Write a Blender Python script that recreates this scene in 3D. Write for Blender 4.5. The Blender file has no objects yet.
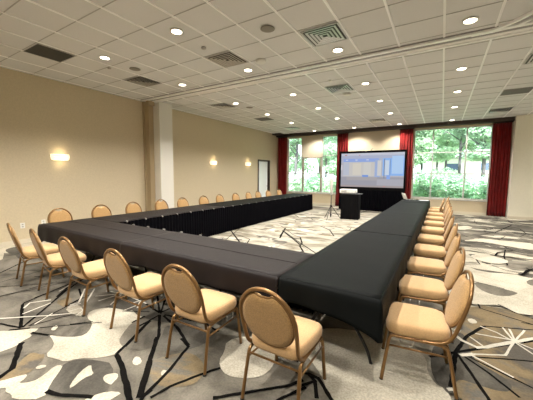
import bpy, math, random
from math import sin, cos, pi, sqrt, radians, exp
from mathutils import Vector, Matrix
random.seed(7)
S = bpy.context.scene
COL = S.collection
H = 4.0          # ceiling height
XL = -8.44       # left wall
YB = 15.17       # window wall
XR = 5.6
YF = -3.0

# ------------------------------------------------------------------ materials
def mat(name, col, rough=.6, metal=0., noise=0., nscale=20., bump=0., bscale=200., sheen=0., spec=.5, emit=None, estr=0., trans=0.):
    m = bpy.data.materials.new(name); m.use_nodes = True
    nt = m.node_tree; b = nt.nodes['Principled BSDF']
    b.inputs['Base Color'].default_value = (*col, 1)
    b.inputs['Roughness'].default_value = rough
    b.inputs['Metallic'].default_value = metal
    b.inputs['Specular IOR Level'].default_value = spec
    if sheen:
        b.inputs['Sheen Weight'].default_value = sheen
        b.inputs['Sheen Roughness'].default_value = .5
    if emit:
        b.inputs['Emission Color'].default_value = (*emit, 1)
        b.inputs['Emission Strength'].default_value = estr
    tc = nt.nodes.new('ShaderNodeTexCoord')
    if noise:
        n = nt.nodes.new('ShaderNodeTexNoise'); n.inputs['Scale'].default_value = nscale; n.inputs['Detail'].default_value = 4
        r = nt.nodes.new('ShaderNodeValToRGB')
        r.color_ramp.elements[0].position = .3; r.color_ramp.elements[1].position = .7
        r.color_ramp.elements[0].color = (*[c*(1-noise) for c in col], 1)
        r.color_ramp.elements[1].color = (*[min(1, c*(1+noise)) for c in col], 1)
        nt.links.new(tc.outputs['Object'], n.inputs['Vector']); nt.links.new(n.outputs['Fac'], r.inputs['Fac'])
        nt.links.new(r.outputs['Color'], b.inputs['Base Color'])
    if bump:
        n = nt.nodes.new('ShaderNodeTexNoise'); n.inputs['Scale'].default_value = bscale; n.inputs['Detail'].default_value = 2
        bp = nt.nodes.new('ShaderNodeBump'); bp.inputs['Strength'].default_value = bump; bp.inputs['Distance'].default_value = .01
        nt.links.new(tc.outputs['Object'], n.inputs['Vector']); nt.links.new(n.outputs['Fac'], bp.inputs['Height'])
        nt.links.new(bp.outputs['Normal'], b.inputs['Normal'])
    return m

def carpet(name, cols, scale=1.2, fleck=.12, stretch=(1, 1, 1), pos=None):
    m = bpy.data.materials.new(name); m.use_nodes = True
    nt = m.node_tree; N = nt.nodes; L = nt.links
    b = N['Principled BSDF']; b.inputs['Roughness'].default_value = .95; b.inputs['Specular IOR Level'].default_value = .03
    tc = N.new('ShaderNodeTexCoord'); mp = N.new('ShaderNodeMapping'); mp.inputs['Scale'].default_value = stretch
    L.new(tc.outputs['Object'], mp.inputs['Vector'])
    n = N.new('ShaderNodeTexNoise'); n.inputs['Scale'].default_value = scale; n.inputs['Detail'].default_value = 5; n.inputs['Roughness'].default_value = .6
    n.inputs['Distortion'].default_value = .6
    L.new(mp.outputs['Vector'], n.inputs['Vector'])
    r = N.new('ShaderNodeValToRGB'); cr = r.color_ramp
    k = len(cols); pos = pos or [.35+.3*i/max(1, k-1) for i in range(k)]
    while len(cr.elements) < k: cr.elements.new(.5)
    for e, c, p in zip(cr.elements, cols, pos):
        e.position = p; e.color = (*c, 1)
    L.new(n.outputs['Fac'], r.inputs['Fac'])
    n2 = N.new('ShaderNodeTexNoise'); n2.inputs['Scale'].default_value = 60; n2.inputs['Detail'].default_value = 3
    L.new(tc.outputs['Object'], n2.inputs['Vector'])
    mr = N.new('ShaderNodeMapRange'); mr.inputs['From Min'].default_value = .3; mr.inputs['From Max'].default_value = .7
    mr.inputs['To Min'].default_value = 1-fleck; mr.inputs['To Max'].default_value = 1+fleck
    L.new(n2.outputs['Fac'], mr.inputs['Value'])
    mx = N.new('ShaderNodeVectorMath'); mx.operation = 'SCALE'
    L.new(r.outputs['Color'], mx.inputs[0]); L.new(mr.outputs['Result'], mx.inputs['Scale'])
    L.new(mx.outputs['Vector'], b.inputs['Base Color'])
    bp = N.new('ShaderNodeBump'); bp.inputs['Strength'].default_value = .4; bp.inputs['Distance'].default_value = .01
    n3 = N.new('ShaderNodeTexNoise'); n3.inputs['Scale'].default_value = 250
    L.new(tc.outputs['Object'], n3.inputs['Vector']); L.new(n3.outputs['Fac'], bp.inputs['Height']); L.new(bp.outputs['Normal'], b.inputs['Normal'])
    return m

M = {}
GREY = (.165, .15, .122); DGREY = (.085, .078, .066); LGREY = (.22, .20, .165); CREAM = (.50, .46, .37); TAUPE = (.25, .185, .105)
M['c_base'] = carpet('carpet_mixed', [DGREY, GREY, LGREY, (.36, .335, .27), CREAM], .7, stretch=(.6, 1.5, 1), pos=[.38, .46, .53, .57, .70])
M['c_grey'] = carpet('carpet_grey', [DGREY, GREY, LGREY], 1.6)
M['c_dark'] = carpet('carpet_dark_grey', [(.06, .056, .048), (.095, .088, .075), (.135, .125, .105)], 2)
M['c_cream'] = carpet('carpet_cream', [(.40, .365, .295), (.48, .445, .36), (.54, .50, .41)], 2, fleck=.20)
M['c_hole'] = carpet('carpet_pale_mixed', [(.14, .12, .09), (.26, .24, .19), (.38, .355, .30), (.17, .155, .13)], 1.3, stretch=(.7, 1.6, 1), pos=[.34, .44, .55, .66])
M['c_taupe'] = carpet('carpet_taupe', [(.11, .10, .085), (.20, .155, .095), (.24, .185, .11), (.16, .15, .13)], 2.2, pos=[.36, .46, .54, .64])
M['c_black'] = carpet('carpet_black', [(.004, .004, .004), (.009, .008, .007)], 3)
M['c_white'] = carpet('carpet_white', [(.54, .51, .43), (.63, .60, .52)], 3)
M['wall'] = mat('wall_vinyl', (.62, .525, .365), .75, noise=.05, nscale=30, bump=.15, bscale=120)
M['wall_cream'] = mat('cream_paint', (.78, .74, .62), .7, noise=.02, bump=.05)
M['white_paint'] = mat('white_paint', (.78, .75, .68), .5)
M['base'] = mat('baseboard_paint', (.66, .60, .48), .5)
M['jamb'] = mat('tan_jamb', (.42, .33, .2), .6)
M['tile'] = mat('ceiling_tile', (.74, .74, .74), .9, noise=.015, nscale=60, bump=.1, bscale=300)
M['tbar'] = mat('tbar_white', (1, 1, 1), .4, metal=.25, spec=1)
M['joint'] = mat('tile_joint', (.46, .45, .44), .7)
M['track'] = mat('track_metal', (1, 1, 1), .4, metal=.25, spec=1)
M['trackdark'] = mat('track_groove', (.34, .33, .34), .5)
M['dark'] = mat('dark_opening', (.035, .033, .03), .6)
M['dkvent'] = mat('grey_vent_panel', (.12, .115, .115), .6)
M['steel'] = mat('vent_metal', (.62, .62, .62), .3, metal=.8)
M['brown'] = mat('dark_brown_header', (.035, .022, .015), .6)
M['gold'] = mat('bronze_gold_frame', (.235, .13, .05), .33, metal=.65, noise=.06)
M['fabric'] = mat('tan_fabric', (.50, .315, .145), .8, noise=.10, nscale=90, bump=.3, bscale=260, sheen=.2)
M['fabric_back'] = mat('tan_woven_fabric', (.37, .22, .08), .75, noise=.22, nscale=110, bump=.5, bscale=180, sheen=.2)
M['rubber'] = mat('rubber', (.03, .025, .02), .7)
M['silver'] = mat('silver', (.75, .75, .73), .25, metal=.9)
M['cloth_sheen'] = mat('black_cloth_brown_sheen', (.011, .008, .008), .58, noise=.12, nscale=6, bump=.15, bscale=400, spec=.19)  # black cloth; its brown tint is light sheen put into the colour
M['cloth_k'] = mat('black_cloth', (.0045, .0055, .0055), .6, noise=.12, nscale=6, bump=.15, bscale=400, spec=.06)
M['skirt'] = mat('black_satin_skirt', (.0018, .0018, .003), .8, spec=.05)
M['tabletop'] = mat('folding_tabletop', (.10, .07, .05), .5)
M['blackmetal'] = mat('black_metal', (.015, .015, .015), .4, metal=.3)
M['velvet'] = mat('red_velvet', (.19, .008, .007), .8, noise=.2, nscale=4, sheen=.08, spec=.2)
M['frame_w'] = mat('window_frame_grey', (.55, .55, .53), .45)
M['frame_b'] = mat('inner_frame_beige', (.36, .32, .25), .5)
M['panel'] = mat('beige_panel', (.56, .50, .38), .7)
M['column'] = mat('pale_sleeve', (.62, .60, .56), .5)
M['black'] = mat('matte_black', (.002, .002, .0025), .7, spec=.1)
M['drape'] = mat('black_drape', (.0018, .0018, .003), .85, spec=.05)
M['plastic_w'] = mat('white_plastic', (.78, .77, .73), .4)
M['plastic_g'] = mat('grey_plastic', (.42, .40, .37), .5)
M['speaker'] = mat('speaker_grille', (.24, .22, .19), .6)
M['paper'] = mat('paper', (.8, .8, .8), .7)
M['door_leaf'] = mat('pale_door_leaf', (.86, .92, .93), .4)
M['bark'] = mat('bark', (.085, .08, .085), .9, noise=.3, nscale=6)
M['grass'] = mat('grass', (.20, .34, .09), .9, noise=.3, nscale=3)
M['path'] = mat('pale_paving', (.42, .42, .44), .8)
M['bwhite'] = mat('white_render_wall', (.8, .78, .76), .7)
M['bglass'] = mat('dark_blue_glass', (.08, .11, .22), .2)
M['broof'] = mat('grey_roof', (.35, .33, .33), .8)
M['lens'] = mat('lamp_lens', (1, .95, .85), .4, emit=(1, .86, .66), estr=14)
M['sconce'] = mat('sconce_glass', (.9, .88, .8), .4, emit=(1, .84, .58), estr=1.5)
def leafmat(name, c):
    m = bpy.data.materials.new(name); m.use_nodes = True; nt = m.node_tree
    b = nt.nodes['Principled BSDF']; out = nt.nodes['Material Output']
    b.inputs['Roughness'].default_value = .6
    n = nt.nodes.new('ShaderNodeTexNoise'); n.inputs['Scale'].default_value = 2.5
    tc = nt.nodes.new('ShaderNodeTexCoord'); nt.links.new(tc.outputs['Object'], n.inputs['Vector'])
    r = nt.nodes.new('ShaderNodeValToRGB'); r.color_ramp.elements[0].position = .3; r.color_ramp.elements[1].position = .7
    r.color_ramp.elements[0].color = (*[x*.5 for x in c], 1); r.color_ramp.elements[1].color = (*[min(1, x*1.35) for x in c], 1)
    nt.links.new(n.outputs['Fac'], r.inputs['Fac']); nt.links.new(r.outputs['Color'], b.inputs['Base Color'])
    t = nt.nodes.new('ShaderNodeBsdfTranslucent'); nt.links.new(r.outputs['Color'], t.inputs['Color'])
    mx = nt.nodes.new('ShaderNodeMixShader'); mx.inputs[0].default_value = .35
    nt.links.new(b.outputs[0], mx.inputs[1]); nt.links.new(t.outputs[0], mx.inputs[2]); nt.links.new(mx.outputs[0], out.inputs['Surface'])
    return m
M['leaf'] = leafmat('leaves', (.34, .50, .32)); M['leaf2'] = leafmat('pale_leaves', (.44, .60, .44)); M['leaf3'] = leafmat('hedge_leaves', (.38, .60, .42))
def glassmat():
    m = bpy.data.materials.new('clear_pane'); m.use_nodes = True; nt = m.node_tree
    nt.nodes.remove(nt.nodes['Principled BSDF']); out = nt.nodes['Material Output']
    a = nt.nodes.new('ShaderNodeBsdfTransparent'); a.inputs[0].default_value = (.95, .98, .98, 1)
    g = nt.nodes.new('ShaderNodeBsdfGlossy'); g.inputs['Roughness'].default_value = .02
    f = nt.nodes.new('ShaderNodeFresnel'); f.inputs[0].default_value = 1.45
    mx = nt.nodes.new('ShaderNodeMixShader'); nt.links.new(f.outputs[0], mx.inputs[0]); nt.links.new(a.outputs[0], mx.inputs[1]); nt.links.new(g.outputs[0], mx.inputs[2])
    nt.links.new(mx.outputs[0], out.inputs['Surface']); return m
M['glass'] = glassmat()
def screenmat(c): return mat('screen_image', (0, 0, 0), .8, emit=c, estr=1.0)

# ------------------------------------------------------------------ mesh builder
class MB:
    def __init__(s): s.v = []; s.f = []; s.m = []; s.sm = []; s.mi = 0
    def add(s, vs, fs, smooth=False):
        o = len(s.v); s.v += [tuple(v) for v in vs]
        for f in fs: s.f.append([o+i for i in f]); s.m.append(s.mi); s.sm.append(smooth)
        return s
    def box(s, x0, x1, y0, y1, z0, z1, M4=None):
        vs = [Vector((x, y, z)) for z in (z0, z1) for y in (y0, y1) for x in (x0, x1)]
        if M4: vs = [M4 @ v for v in vs]
        return s.add(vs, [(0, 2, 3, 1), (4, 5, 7, 6), (0, 1, 5, 4), (2, 6, 7, 3), (0, 4, 6, 2), (1, 3, 7, 5)])
    def bbox(s, x0, x1, y0, y1, z0, z1, b=.01, M4=None):   # box with chamfered vertical and top edges
        def ring(i, z): return [(x0+i+b, y0+i, z), (x1-i-b, y0+i, z), (x1-i, y0+i+b, z), (x1-i, y1-i-b, z), (x1-i-b, y1-i, z), (x0+i+b, y1-i, z), (x0+i, y1-i-b, z), (x0+i, y0+i+b, z)]
        rings = [ring(b*.7, z0), ring(0, z0+b), ring(0, z1-b), ring(b*.7, z1)]
        vs = [Vector(p) for r in rings for p in r]
        if M4: vs = [M4 @ v for v in vs]
        fs = [tuple(range(7, -1, -1)), tuple(range(24, 32))]
        for r in range(3):
            for i in range(8): fs.append((r*8+i, r*8+(i+1) % 8, r*8+8+(i+1) % 8, r*8+8+i))
        return s.add(vs, fs)
    def tube(s, pts, r, n=10, closed=False, caps=True, flat=1.0):
        P = [Vector(p) for p in pts]; k = len(P); rr = r if isinstance(r, (list, tuple)) else [r]*k
        vs = []; up = None
        for i in range(k):
            a = P[(i-1) % k] if (closed or i) else P[0]; b = P[(i+1) % k] if (closed or i < k-1) else P[-1]
            t = (b-a).normalized()
            if up is None:
                up = Vector((0, 0, 1)) if abs(t.z) < .9 else Vector((0, 1, 0))
            u = (up - t*up.dot(t)).normalized(); w = t.cross(u); up = u
            for j in range(n):
                an = 2*pi*j/n; vs.append(P[i]+(u*cos(an)+w*sin(an)*flat)*rr[i])
        fs = []
        for i in range(k if closed else k-1):
            for j in range(n):
                a, b = i*n+j, i*n+(j+1) % n; c, d = ((i+1) % k)*n+(j+1) % n, ((i+1) % k)*n+j
                fs.append((a, b, c, d))
        if caps and not closed: fs += [tuple(range(n-1, -1, -1)), tuple(range((k-1)*n, k*n))]
        return s.add(vs, fs, True)
    def lathe(s, prof, n=24, c=(0, 0, 0), M4=None):
        vs = []; fs = []
        for r, z in prof:
            for j in range(n): vs.append(Vector((c[0]+r*cos(2*pi*j/n), c[1]+r*sin(2*pi*j/n), c[2]+z)))
        if M4: vs = [M4 @ v for v in vs]
        for i in range(len(prof)-1):
            for j in range(n): fs.append((i*n+j, i*n+(j+1) % n, (i+1)*n+(j+1) % n, (i+1)*n+j))
        fs += [tuple(range(n-1, -1, -1)), tuple(range((len(prof)-1)*n, len(prof)*n))]
        return s.add(vs, fs, True)
    def rings(s, rings, smooth=True, cap=True):
        n = len(rings[0]); vs = [p for r in rings for p in r]; fs = []
        for i in range(len(rings)-1):
            for j in range(n): fs.append((i*n+j, i*n+(j+1) % n, (i+1)*n+(j+1) % n, (i+1)*n+j))
        if cap: fs += [tuple(range(n-1, -1, -1)), tuple(range((len(rings)-1)*n, len(rings)*n))]
        return s.add(vs, fs, smooth)
    def quad(s, *p): return s.add(p, [tuple(range(len(p)))])
    def build(s, name, mats, parent=None, loc=(0, 0, 0), rz=0):
        me = bpy.data.meshes.new(name); me.from_pydata(s.v, [], s.f)
        if not isinstance(mats, (list, tuple)): mats = [mats]
        for m in mats: me.materials.append(M[m] if isinstance(m, str) else m)
        me.polygons.foreach_set('material_index', s.m); me.polygons.foreach_set('use_smooth', s.sm)
        me.update()
        o = bpy.data.objects.new(name, me); COL.objects.link(o); o.parent = parent; o.location = loc; o.rotation_euler.z = rz
        return o
def tag(o, label=None, cat=None, group=None, kind=None):
    if label: o['label'] = label
    if cat: o['category'] = cat
    if group: o['group'] = group
    if kind: o['kind'] = kind
    return o
def empty(name, loc=(0, 0, 0), rz=0, **k):
    o = bpy.data.objects.new(name, None); COL.objects.link(o); o.location = loc; o.rotation_euler.z = rz; o.empty_display_size = .1
    return tag(o, **k)
def copy_tree(o, parent=None):
    c = o.copy(); COL.objects.link(c); c.parent = parent
    for ch in list(o.children): copy_tree(ch, c)
    return c
def arc(pts, k=3):      # corner-cutting smoothing of an open polyline
    P = [Vector(p) for p in pts]
    for _ in range(k):
        Q = [P[0]]
        for a, b in zip(P, P[1:]): Q += [a*.75+b*.25, a*.25+b*.75]
        Q.append(P[-1]); P = Q
    return P
def struct(mb, name, mats, parent=None): return tag(mb.build(name, mats, parent), kind='structure')

# ------------------------------------------------------------------ camera (pose recovered from the room's own lines)
F_PX, PITCH, YAW, ROLL = 286.0, .0908, -.5479, .0068
def cam_axes():
    F = Vector((sin(YAW)*cos(PITCH), cos(YAW)*cos(PITCH), -sin(PITCH)))
    R = F.cross(Vector((0, 0, 1))).normalized(); U = R.cross(F)
    return F, R*cos(ROLL)+U*sin(ROLL), U*cos(ROLL)-R*sin(ROLL)
FW, RT, UP = cam_axes()
CAM = Vector((0, 0, 1.7))
cd = bpy.data.cameras.new('camera'); co = bpy.data.objects.new('camera', cd); COL.objects.link(co); S.camera = co
cd.sensor_width = 36; cd.lens = F_PX/533*36; cd.clip_end = 200; cd.clip_start = .05
m3 = Matrix((RT, UP, -FW)).transposed(); co.matrix_world = Matrix.Translation(CAM) @ m3.to_4x4()
def fl(x, y, z=0):      # survey of the carpet pattern: sight line to a point on the floor
    d = FW+RT*((x-266.5)/F_PX)+UP*((200-y)/F_PX); t = (z-1.7)/d.z
    return (d.x*t, d.y*t)

# ------------------------------------------------------------------ floor with woven pattern
fm = MB(); FM = ['c_base', 'c_grey', 'c_dark', 'c_cream', 'c_hole', 'c_taupe', 'c_black', 'c_white']
fm.quad((XL-.3, YF, 0), (XR, YF, 0), (XR, YB, 0), (XL-.3, YB, 0))
lay = [0]
def poly(pts, mi, smooth=2):
    P = [Vector(p) for p in pts]
    for _ in range(smooth):
        Q = []
        for a, b in zip(P, P[1:]+P[:1]): Q += [a*.75+b*.25, a*.25+b*.75]
        P = Q
    # keep inside the room
    P = [Vector((min(max(p.x, XL+.01), XR-.01), min(max(p.y, YF+.01), YB-.02))) for p in P]
    lay[0] += 1; z = .0012+.00002*lay[0]
    fm.mi = FM.index(mi)
    from mathutils.geometry import tessellate_polygon
    vs = [Vector((p.x, p.y, z)) for p in P]
    tr = tessellate_polygon([vs]); fs = []
    for t in tr:
        a, b, c = (vs[i] for i in t)
        fs.append(t if (b-a).cross(c-a).z > 0 else t[::-1])
    fm.add(vs, fs); fm.mi = 0
def line(pts, w, mi='c_black', jag=.22):
    w *= .68
    P = [Vector(p) for p in pts]; rnd = random.Random(int(abs(P[0].x*977+P[0].y*131))+len(P))
    Q = [P[0]]
    for a, b in zip(P, P[1:]):
        n = max(1, int((b-a).length/.05))
        Q += [a.lerp(b, (i+1)/n) for i in range(n)]
    Lf = []; Rt = []
    for i, p in enumerate(Q):
        t = (Q[min(i+1, len(Q)-1)]-Q[max(i-1, 0)]).normalized(); n = Vector((-t.y, t.x))
        Lf.append(p+n*w/2*(1+rnd.uniform(-jag, jag))); Rt.append(p-n*w/2*(1+rnd.uniform(-jag, jag)))
    lay[0] += 1; z = .0012+.00002*lay[0]; fm.mi = FM.index(mi)
    vs = [(p.x, p.y, z) for p in Lf+Rt]; k = len(Lf)
    fm.add(vs, [(k+i, k+i+1, i+1, i) for i in range(k-1)]); fm.mi = 0
def crop(ox, oy, sc): return lambda pts: [fl(ox+x/sc, oy+y/sc) for x, y in pts]
cA = crop(0, 290, 6.6625); cB = crop(0, 340, 6.6625); cC = crop(70, 340, 6.6625); cD = crop(140, 340, 6.6625); cE = crop(210, 340, 6.6625)
cF = crop(300, 340, 6.6625); cG = crop(70, 290, 6.6625); cH = crop(140, 290, 5.33); cR = crop(433, 325, 5.33); cS = crop(433, 260, 5.33)
cT = crop(433, 205, 5.33); cU = crop(200, 205, 5.33); cV = crop(280, 195, 5.33); cW = crop(0, 240, 6.6625); px = crop(0, 0, 1)
# far field: random streaks of the same design
rnd = random.Random(3)
def blob(x, y, rx, ry, mi, n=14):
    ph = [rnd.uniform(.55, 1.25) for _ in range(n)]
    poly([(x+rx*ph[i]*cos(2*pi*i/n), y+ry*ph[i]*sin(2*pi*i/n)) for i in range(n)], mi)
for _ in range(420):
    x = rnd.uniform(.4, 5.2); y = rnd.uniform(4.0, 14.9)
    blob(x, y, rnd.uniform(.08, .5), rnd.uniform(.05, .22), rnd.choice(['c_grey', 'c_dark', 'c_cream', 'c_grey', 'c_dark', 'c_grey', 'c_dark', 'c_cream']))
for _ in range(26):
    blob(rnd.uniform(-8.2, -6.6), rnd.uniform(2.8, 14.5), rnd.uniform(.1, .4), rnd.uniform(.1, .4), rnd.choice(['c_grey', 'c_dark', 'c_cream']))
for _ in range(22):
    blob(rnd.uniform(-8, 5), rnd.uniform(-2.6, .2), rnd.uniform(.3, .9), rnd.uniform(.2, .6), rnd.choice(['c_grey', 'c_dark', 'c_cream', 'c_taupe']))
def burst(x, y, n, r):
    a0 = rnd.uniform(0, 6)
    for i in range(n):
        a = a0+2*pi*i/n+rnd.uniform(-.25, .25); q = r*rnd.uniform(.5, 1.1)
        p2 = (x+q*cos(a), y+q*sin(a)); a += rnd.uniform(-.9, .9); p3 = (p2[0]+q*.5*cos(a), p2[1]+q*.5*sin(a))
        line([(x, y), p2, p3] if i % 2 else [(x, y), p2], rnd.uniform(.018, .04))
for x, y in [(1.6, 6.4), (2.6, 8.2), (1.3, 9.3), (3.4, 6.0), (2.2, 11), (3.2, 12.3), (1.1, 12.6), (4.2, 9.6), (1.2, 7.6), (2.3, 5.4), (1.5, 11.5), (2.6, 9.9), (3.4, 10.8), (1.2, 5.0), (2.2, 13.4), (-7.6, 5), (-7.7, 9), (3, .3), (-3, -1.2), (-6, .2)]: burst(x, y, 7, .9)
# near field: base greys then traced shapes
poly([(-8.4, -.5), (2.2, -.5), (2.6, 2.0), (1.7, 3.2), (.9, 3.8), (.5, 2.6), (.2, 1.9), (-.35, 2.0), (-1.3, 3.0), (-6.6, 3.0), (-7.6, 2.2), (-8.4, 1.8)], 'c_grey', 1)
poly([(-8.43, 1.9), (-7.7, 2.1), (-7.1, 2.7), (-7.0, 3.5), (-8.43, 4.2)], 'c_cream', 1)
poly([(-8.43, .7), (-8.0, 1.2), (-7.2, 1.55), (-7.0, 1.9), (-7.9, 2.2), (-8.43, 2.1)], 'c_cream', 1)
poly(cW([(30, 72), (60, 58), (110, 48), (175, 60), (215, 110), (165, 138), (120, 128), (100, 100), (60, 95)]), 'c_dark')
# hole between the tables
poly([(-5.28, 3.15), (-1.25, 3.15), (-1.25, 12.9), (-5.28, 12.9)], 'c_hole', 0)
for _ in range(190):
    y = rnd.uniform(3.3, 12.5); blob(rnd.uniform(-4.95, -1.6), y, rnd.uniform(.06, .34), rnd.uniform(.03, .13), rnd.choice(['c_cream', 'c_white', 'c_taupe', 'c_grey', 'c_grey', 'c_dark', 'c_hole']))
for _ in range(16):
    x = rnd.uniform(-4.9, -1.8); y = rnd.uniform(4, 12); a = rnd.uniform(0, 6); line([(x, y), (x+.5*cos(a), y+.5*sin(a)), (x+.8*cos(a+.5), y+.8*sin(a+.5))], .022, rnd.choice(['c_black', 'c_grey']))
for p, w in [([(165, 140), (210, 200)], .06), ([(215, 125), (135, 190)], .03), ([(180, 155), (265, 185), (250, 210)], .035), ([(455, 125), (425, 180)], .06), ([(440, 140), (533, 215)], .05)]: line(cU(p), w)
for p, w in [([(30, 178), (0, 222)], .06), ([(15, 192), (115, 265), (215, 330)], .045), ([(108, 230), (118, 262), (105, 275), (125, 308)], .05), ([(215, 168), (265, 190), (287, 222)], .05), ([(262, 187), (292, 180)], .05), ([(420, 100), (480, 80)], .06), ([(75, 105), (100, 122)], .05)]: line(cV(p), w)
burst(-3.9, 7.6, 6, .7); burst(-2.3, 8.6, 5, .6); burst(-4.2, 10.2, 6, .6)
# front left
poly(cA([(0, 283), (60, 285), (260, 262), (240, 285), (200, 300), (215, 318), (150, 350), (110, 385), (0, 430), (-150, 470), (-150, 300)]), 'c_cream', 1)
poly(px([(49, 336.5), (60, 338.5), (80, 338.5), (89, 333.5), (93, 324), (86.5, 319), (90, 312), (106, 309), (122, 308), (150, 314), (145, 317), (132, 324.5), (119.5, 339.5), (119.5, 345), (125, 350), (116, 356.5), (97, 360), (79, 360), (64.5, 364), (58, 361), (44.3, 358), (55, 347), (52, 340)]), 'c_cream', 1)
poly(cB([(215, 85), (130, 160), (80, 215), (-60, 275), (-60, 300), (60, 275), (190, 235), (240, 195), (310, 120), (270, 90)]), 'c_taupe', 2)
poly(cB([(-120, 300), (0, 290), (140, 248), (185, 240), (170, 270), (115, 305), (220, 292), (290, 250), (370, 182), (420, 180), (400, 220), (340, 300), (290, 410), (80, 410), (78, 375), (35, 362), (45, 330), (0, 335), (-120, 380)]), 'c_cream', 1)
poly(cB([(430, 165), (533, 140), (640, 145), (760, 170), (740, 330), (640, 400), (310, 400), (340, 300), (400, 220)]), 'c_dark', 1)
poly(cB([(300, 0), (365, 45), (300, 115), (200, 90), (130, 150), (60, 200), (0, 255), (-80, 270), (-80, 120), (60, 70), (145, 40), (200, 8)]), 'c_grey', 1)
poly(cB([(235, 197), (262, 182), (302, 176), (312, 190), (250, 210)]), 'c_cream', 1)
poly(cC([(0, 312), (70, 222), (142, 172), (145, 215), (162, 240), (95, 265), (0, 342)]), 'c_cream', 1)
poly(cC([(222, 258), (250, 240), (318, 232), (322, 262), (285, 300), (272, 314), (225, 288)]), 'c_cream', 1)
poly(cC([(412, 165), (432, 122), (465, 125), (483, 162), (440, 184)]), 'c_cream', 1)
poly(cC([(100, 402), (255, 354), (350, 364), (300, 395), (240, 430), (100, 440)]), 'c_cream', 1)
poly(cD([(60, 160), (200, 110), (330, 90), (420, 150), (430, 240), (350, 320), (160, 330), (90, 300), (60, 230)]), 'c_taupe', 2)
poly(cE([(0, 10), (-80, 60), (-260, 100), (-420, 60), (-330, -80), (-100, -120)]), 'c_dark', 2)
poly(cD([(133, 240), (155, 208), (188, 222), (168, 262)]), 'c_cream', 1)
poly(cE([(58, 150), (95, 95), (110, 15), (250, -20), (400, 20), (445, 140), (380, 240), (280, 270), (150, 262), (80, 225)]), 'c_cream', 1)
poly(px([(300, 352), (309, 360), (322, 378), (331, 405), (340, 460), (470, 470), (452, 402), (446, 392), (436, 387), (427, 374), (427, 362), (418, 352), (410, 343), (385, 338), (345, 330), (320, 330), (300, 340)]), 'c_cream', 1)
poly(cG([(0, 192), (110, 205), (152, 225), (125, 290), (60, 318), (0, 322), (-60, 310), (-180, 300), (-160, 270), (-90, 230)]), 'c_grey', 1)
poly(cG([(412, 225), (500, 182), (600, 175), (640, 300), (500, 420), (365, 395), (328, 350), (345, 310)]), 'c_grey', 1)
poly(cG([(240, 120), (340, 60), (480, 30), (533, 90), (420, 155), (300, 130)]), 'c_dark', 1)
poly(cH([(-60, 60), (60, 90), (180, 70), (260, 90), (330, 200), (200, 190), (60, 170), (-40, 130)]), 'c_dark', 1)
poly(cA([(360, 85), (470, 45), (520, 130), (440, 130)]), 'c_taupe', 1)
poly(cA([(430, 130), (540, 100), (560, 190), (470, 168)]), 'c_cream', 1)
poly(cA([(335, 275), (370, 245), (392, 250), (365, 282)]), 'c_cream', 1)
def L(cr, ls, mi='c_black'):
    for w, p in ls: line(cr(p), w, mi)
L(cA, [(.05, [(140, 262), (150, 105)]), (.03, [(152, 105), (165, 92), (385, 0), (520, -60)]), (.035, [(140, 262), (0, 235), (-200, 205)]), (.04, [(60, 278), (200, 265)]),
       (.04, [(150, 260), (450, 5), (560, -70)]), (.022, [(190, 250), (480, 100), (600, 40)]), (.02, [(200, 250), (430, 185), (533, 165)]), (.022, [(265, 262), (533, 238), (680, 225)]),
       (.045, [(210, 295), (325, 312)]), (.02, [(-100, 72), (0, 50), (200, 0), (380, -50)]), (.07, [(142, 362), (125, 395), (145, 363)])])
L(cB, [(.065, [(142, 32), (80, 205), (0, 262), (-140, 330)]), (.05, [(310, 355), (400, 380), (620, 395)])])
L(cC, [(.07, [(310, 110), (350, 200), (395, 395), (420, 520)]), (.05, [(305, 110), (420, 0), (520, -110)]), (.075, [(533, 150), (460, 400)]), (.055, [(540, 345), (478, 398)])])
L(cD, [(.055, [(112, -10), (40, 230), (8, 400)]), (.045, [(275, 0), (322, 55), (200, 210), (20, 395), (0, 430)]), (.04, [(533, 200), (400, 245), (200, 325), (70, 400)])])
L(cE, [(.04, [(-10, 222), (70, 200)]), (.045, [(20, 402), (533, 315), (620, 280)]), (.04, [(430, 430), (480, 400), (640, 330)])])
L(cF, [(.05, [(-30, 225), (60, 238), (122, 270), (205, 405), (250, 470)]), (.045, [(-10, 325), (60, 300), (110, 285)]), (.05, [(98, 285), (110, 405)]), (.045, [(60, 240), (100, 290)])])
L(cH, [(.05, [(105, 140), (100, 250), (52, 395)]), (.045, [(125, 145), (200, 210), (260, 305)]), (.04, [(-10, 205), (105, 140)]), (.04, [(130, 140), (340, 185), (420, 230)]), (.035, [(110, 135), (150, 0)]), (.035, [(105, 130), (30, 80)]), (.04, [(105, 130), (220, 80)]), (.035, [(105, 130), (90, 20)])])
L(cG, [(.04, [(60, 0), (80, 60), (0, 105)]), (.03, [(240, 122), (310, 128)]), (.03, [(0, 240), (152, 222)]), (.05, [(365, 390), (533, 215)]), (.04, [(412, 228), (500, 185)]), (.03, [(350, 150), (530, 155)])])
L(cW, [(.04, [(-100, 265), (0, 228), (180, 140)]), (.02, [(0, 290), (300, 205)]), (.02, [(0, 320), (440, 290)]), (.02, [(0, 385), (430, 290)]), (.02, [(60, 212), (380, 205)]), (.03, [(230, 252), (300, 248)]), (.025, [(230, 395), (470, 300)]), (.045, [(380, 388), (475, 300)])])
L(cA, [(.03, [(-60, 205), (0, 200), (330, 180), (480, 165)]), (.03, [(160, 130), (200, 95), (340, 75)]), (.03, [(150, 170), (340, 95)]), (.02, [(230, 240), (350, 165)]), (.03, [(450, 125), (540, 98)])], 'c_white')
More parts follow.
